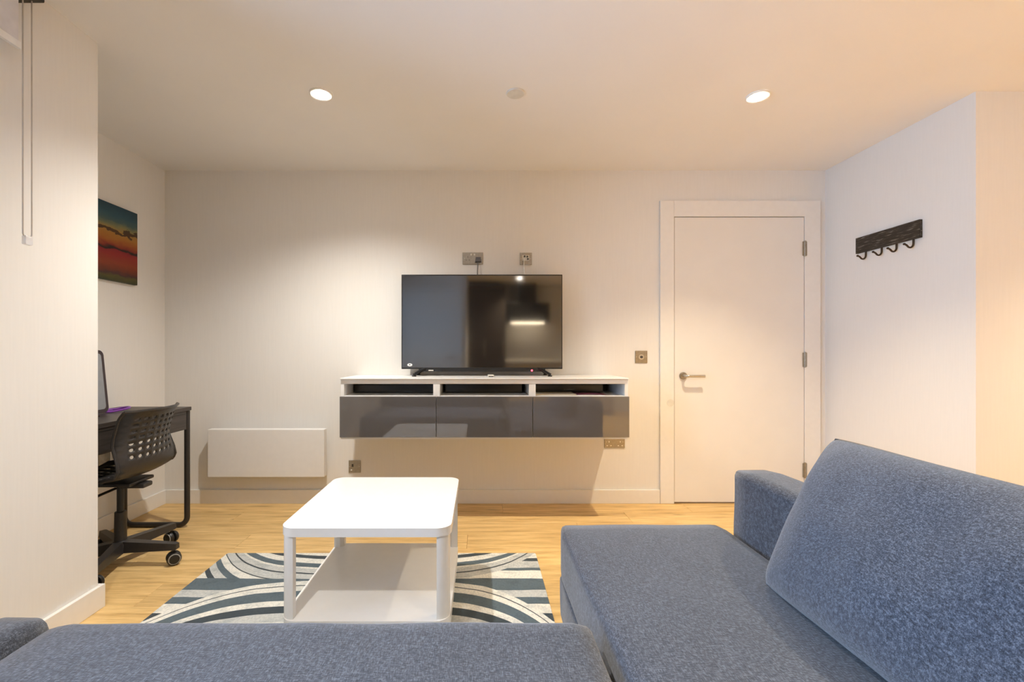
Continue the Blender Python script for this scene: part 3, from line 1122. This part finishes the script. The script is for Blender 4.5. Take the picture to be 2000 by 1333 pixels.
sd.thickness = .007
sd.offset = 0
# rim around the shell
edge = []
for j in range(0, 41):
    edge.append(shell_pt(1, j / 40))
for i in range(1, 20):
    edge.append(shell_pt(1 - 2 * i / 20, 1))
for j in range(40, -1, -1):
    edge.append(shell_pt(-1, j / 40))
for i in range(1, 20):
    edge.append(shell_pt(-1 + 2 * i / 20, 0))
edge.append(edge[0].copy())
MB().tube(edge, .007, 8).build('shell_rim', 'chair_plastic', chn)
MB().box(-.11, .11, -.09, .09, .418, .436, .006, 2).box(-.14, -.02, -.035, .035, .395, .420, .008, 2).build('seat_plate', 'chair_plastic', chn)
MB().tube([(-.02, .06, .405), (-.02, .16, .402), (-.02, .215, .398)], .006, 8, flat=(.005, .011)).build('height_lever', 'chair_plastic', chn)
MB().cyl((0, 0, .10), (0, 0, .27), .028, .025, 20).build('column', 'chair_plastic', chn)
MB().cyl((0, 0, .26), (0, 0, .42), .016, n=16).build('gas_lift', 'caster_black', chn)
MB().lathe([(.03, .062), (.042, .070), (.042, .108), (.030, .124), (0, .124)], 20).build('hub', 'chair_plastic', chn)
for k in range(5):
    a = math.radians(178 + 72 * k)
    Rz = Matrix.Rotation(a, 4, 'Z')
    tt = bmesh.new()
    sec = [(.02, .027, .066, .122), (.12, .024, .072, .118), (.275, .019, .078, .110), (.292, .015, .080, .107)]
    rows = [[tt.verts.new(Rz @ Vector(p)) for p in ((x, -w_, z0), (x, w_, z0), (x, w_ * .8, z1), (x, -w_ * .8, z1))] for x, w_, z0, z1 in sec]
    for A, B in zip(rows, rows[1:]):
        for q in range(4):
            tt.faces.new((A[q], A[(q + 1) % 4], B[(q + 1) % 4], B[q]))
    tt.faces.new(rows[0])
    tt.faces.new(list(reversed(rows[-1])))
    mm = MB()
    mm.merge(tt)
    lg = mm.build('base_leg', 'chair_plastic', chn)
    wpos = Rz @ Vector((.272, 0, 0))
    spin = Matrix.Translation(wpos) @ Matrix.Rotation(a + .7 + k * .9, 4, 'Z')
    w1 = MB()
    tq = MB()
    for s in (-1, 1):
        prof = [(.0, .0), (.024, .0), (.032, .003), (.0335, .010), (.029, .020), (.017, .024), (0, .024)]
        w1.lathe(prof, 24, spin @ Matrix.Translation((0, s * .004, .034)) @ Matrix.Rotation(-s * PI / 2, 4, 'X'))
    w1.cyl(spin @ Vector((0, 0, .03)), spin @ Vector((0, 0, .086)), .006, n=10)
    cst = w1.build('caster', 'caster_black', lg)
    for s in (-1, 1):
        g = MB()
        g.lathe([(.0235, .0215), (.0270, .0215), (.0260, .0238), (.0230, .0242)], 24, spin @ Matrix.Translation((0, s * .004, .034)) @ Matrix.Rotation(-s * PI / 2, 4, 'X'))
        g.build('wheel_ring', 'caster_grey', lg)
chn.location = (-1.835, 2.325, 0)
chn.rotation_euler.z = PI + math.radians(2)

# ------------------------------------------------------------------ behind the viewpoint (mirrored in the screen and drawer fronts)
d2 = thing('door_2', (-.75, -1.0, 0), 'plain white door in the wall behind the sofa', kind='structure')
MB().box(-1.20, -.36, -1.0, -.985, .01, 2.04, .002).build('leaf', 'door_paint', d2)
for x0, x1 in ((-1.28, -1.204), (-.356, -.28)):
    MB().box(x0, x1, -1.0, -.978, 0, 2.12, .002).build('casing_side', 'white_trim', d2)
MB().box(-1.204, -.356, -1.0, -.978, 2.045, 2.12, .002).build('casing_head', 'white_trim', d2)
MB().tube([(-.43, -.985, 1.0), (-.43, -.94, 1.0), (-.45, -.93, 1.0), (-.55, -.93, 1.0)], .009, 10).build('handle_lever', 'steel', d2)

tc_ = thing('tall_cabinet', (.10, YK, 0), 'tall dark brown kitchen cabinet behind the viewpoint', 'cabinet')
MB().box(-.215, .47, YK + .005, YK + .60, .0, 2.30, .003).build('body', 'kitchen_dark', tc_)
for x0, x1 in ((-.213, .126), (.130, .468)):
    d = MB().box(x0, x1, YK + .60, YK + .618, .10, 2.297, .002).build('door', 'kitchen_dark', tc_)
    MB().tube([(x1 - .04, YK + .618, 1.0), (x1 - .04, YK + .65, 1.02), (x1 - .04, YK + .65, 1.28), (x1 - .04, YK + .618, 1.30)], .005, 8).build('handle', 'steel', d)
for i, x0 in enumerate((.475, 1.075, 1.675)):
    k = thing('base_cabinet', (x0 + .3, YK, 0), ('kitchen base cabinet next to the tall dark cabinet', 'kitchen base cabinet in the middle of the run', 'kitchen base cabinet at the far end of the run')[i], 'cabinet', 'kitchen base cabinets')
    MB().box(x0, x0 + .598, YK + .005, YK + .58, .0, .865, .002).build('body', 'kitchen_front', k)
    d = MB().box(x0 + .002, x0 + .596, YK + .58, YK + .598, .10, .862, .002).build('door', 'kitchen_front', k)
    MB().tube([(x0 + .2, YK + .598, .80), (x0 + .21, YK + .625, .80), (x0 + .39, YK + .625, .80), (x0 + .40, YK + .598, .80)], .005, 8).build('handle', 'steel', d)
tag(MB().box(.472, 2.28, YK + .003, YK + .62, .8655, .902, .003).build('kitchen_worktop', 'worktop'), 'dark kitchen worktop running over the base cabinets', 'worktop')
hdn = thing('extractor_hood', (.92, YK, 1.64), 'black extractor hood over the kitchen worktop', 'extractor hood')
MB().box(.52, 1.30, YK + .003, YK + .45, 1.64, 2.0, .01).build('body', 'hood_black', hdn)
MB().box(.75, 1.07, YK + .003, YK + .30, 2.0, CEIL - .001, .004).build('chimney', 'hood_black', hdn)
MB().box(.60, 1.22, YK + .22, YK + .26, 1.632, 1.6395, .002).build('lamp_strip', 'hood_lamp', hdn)
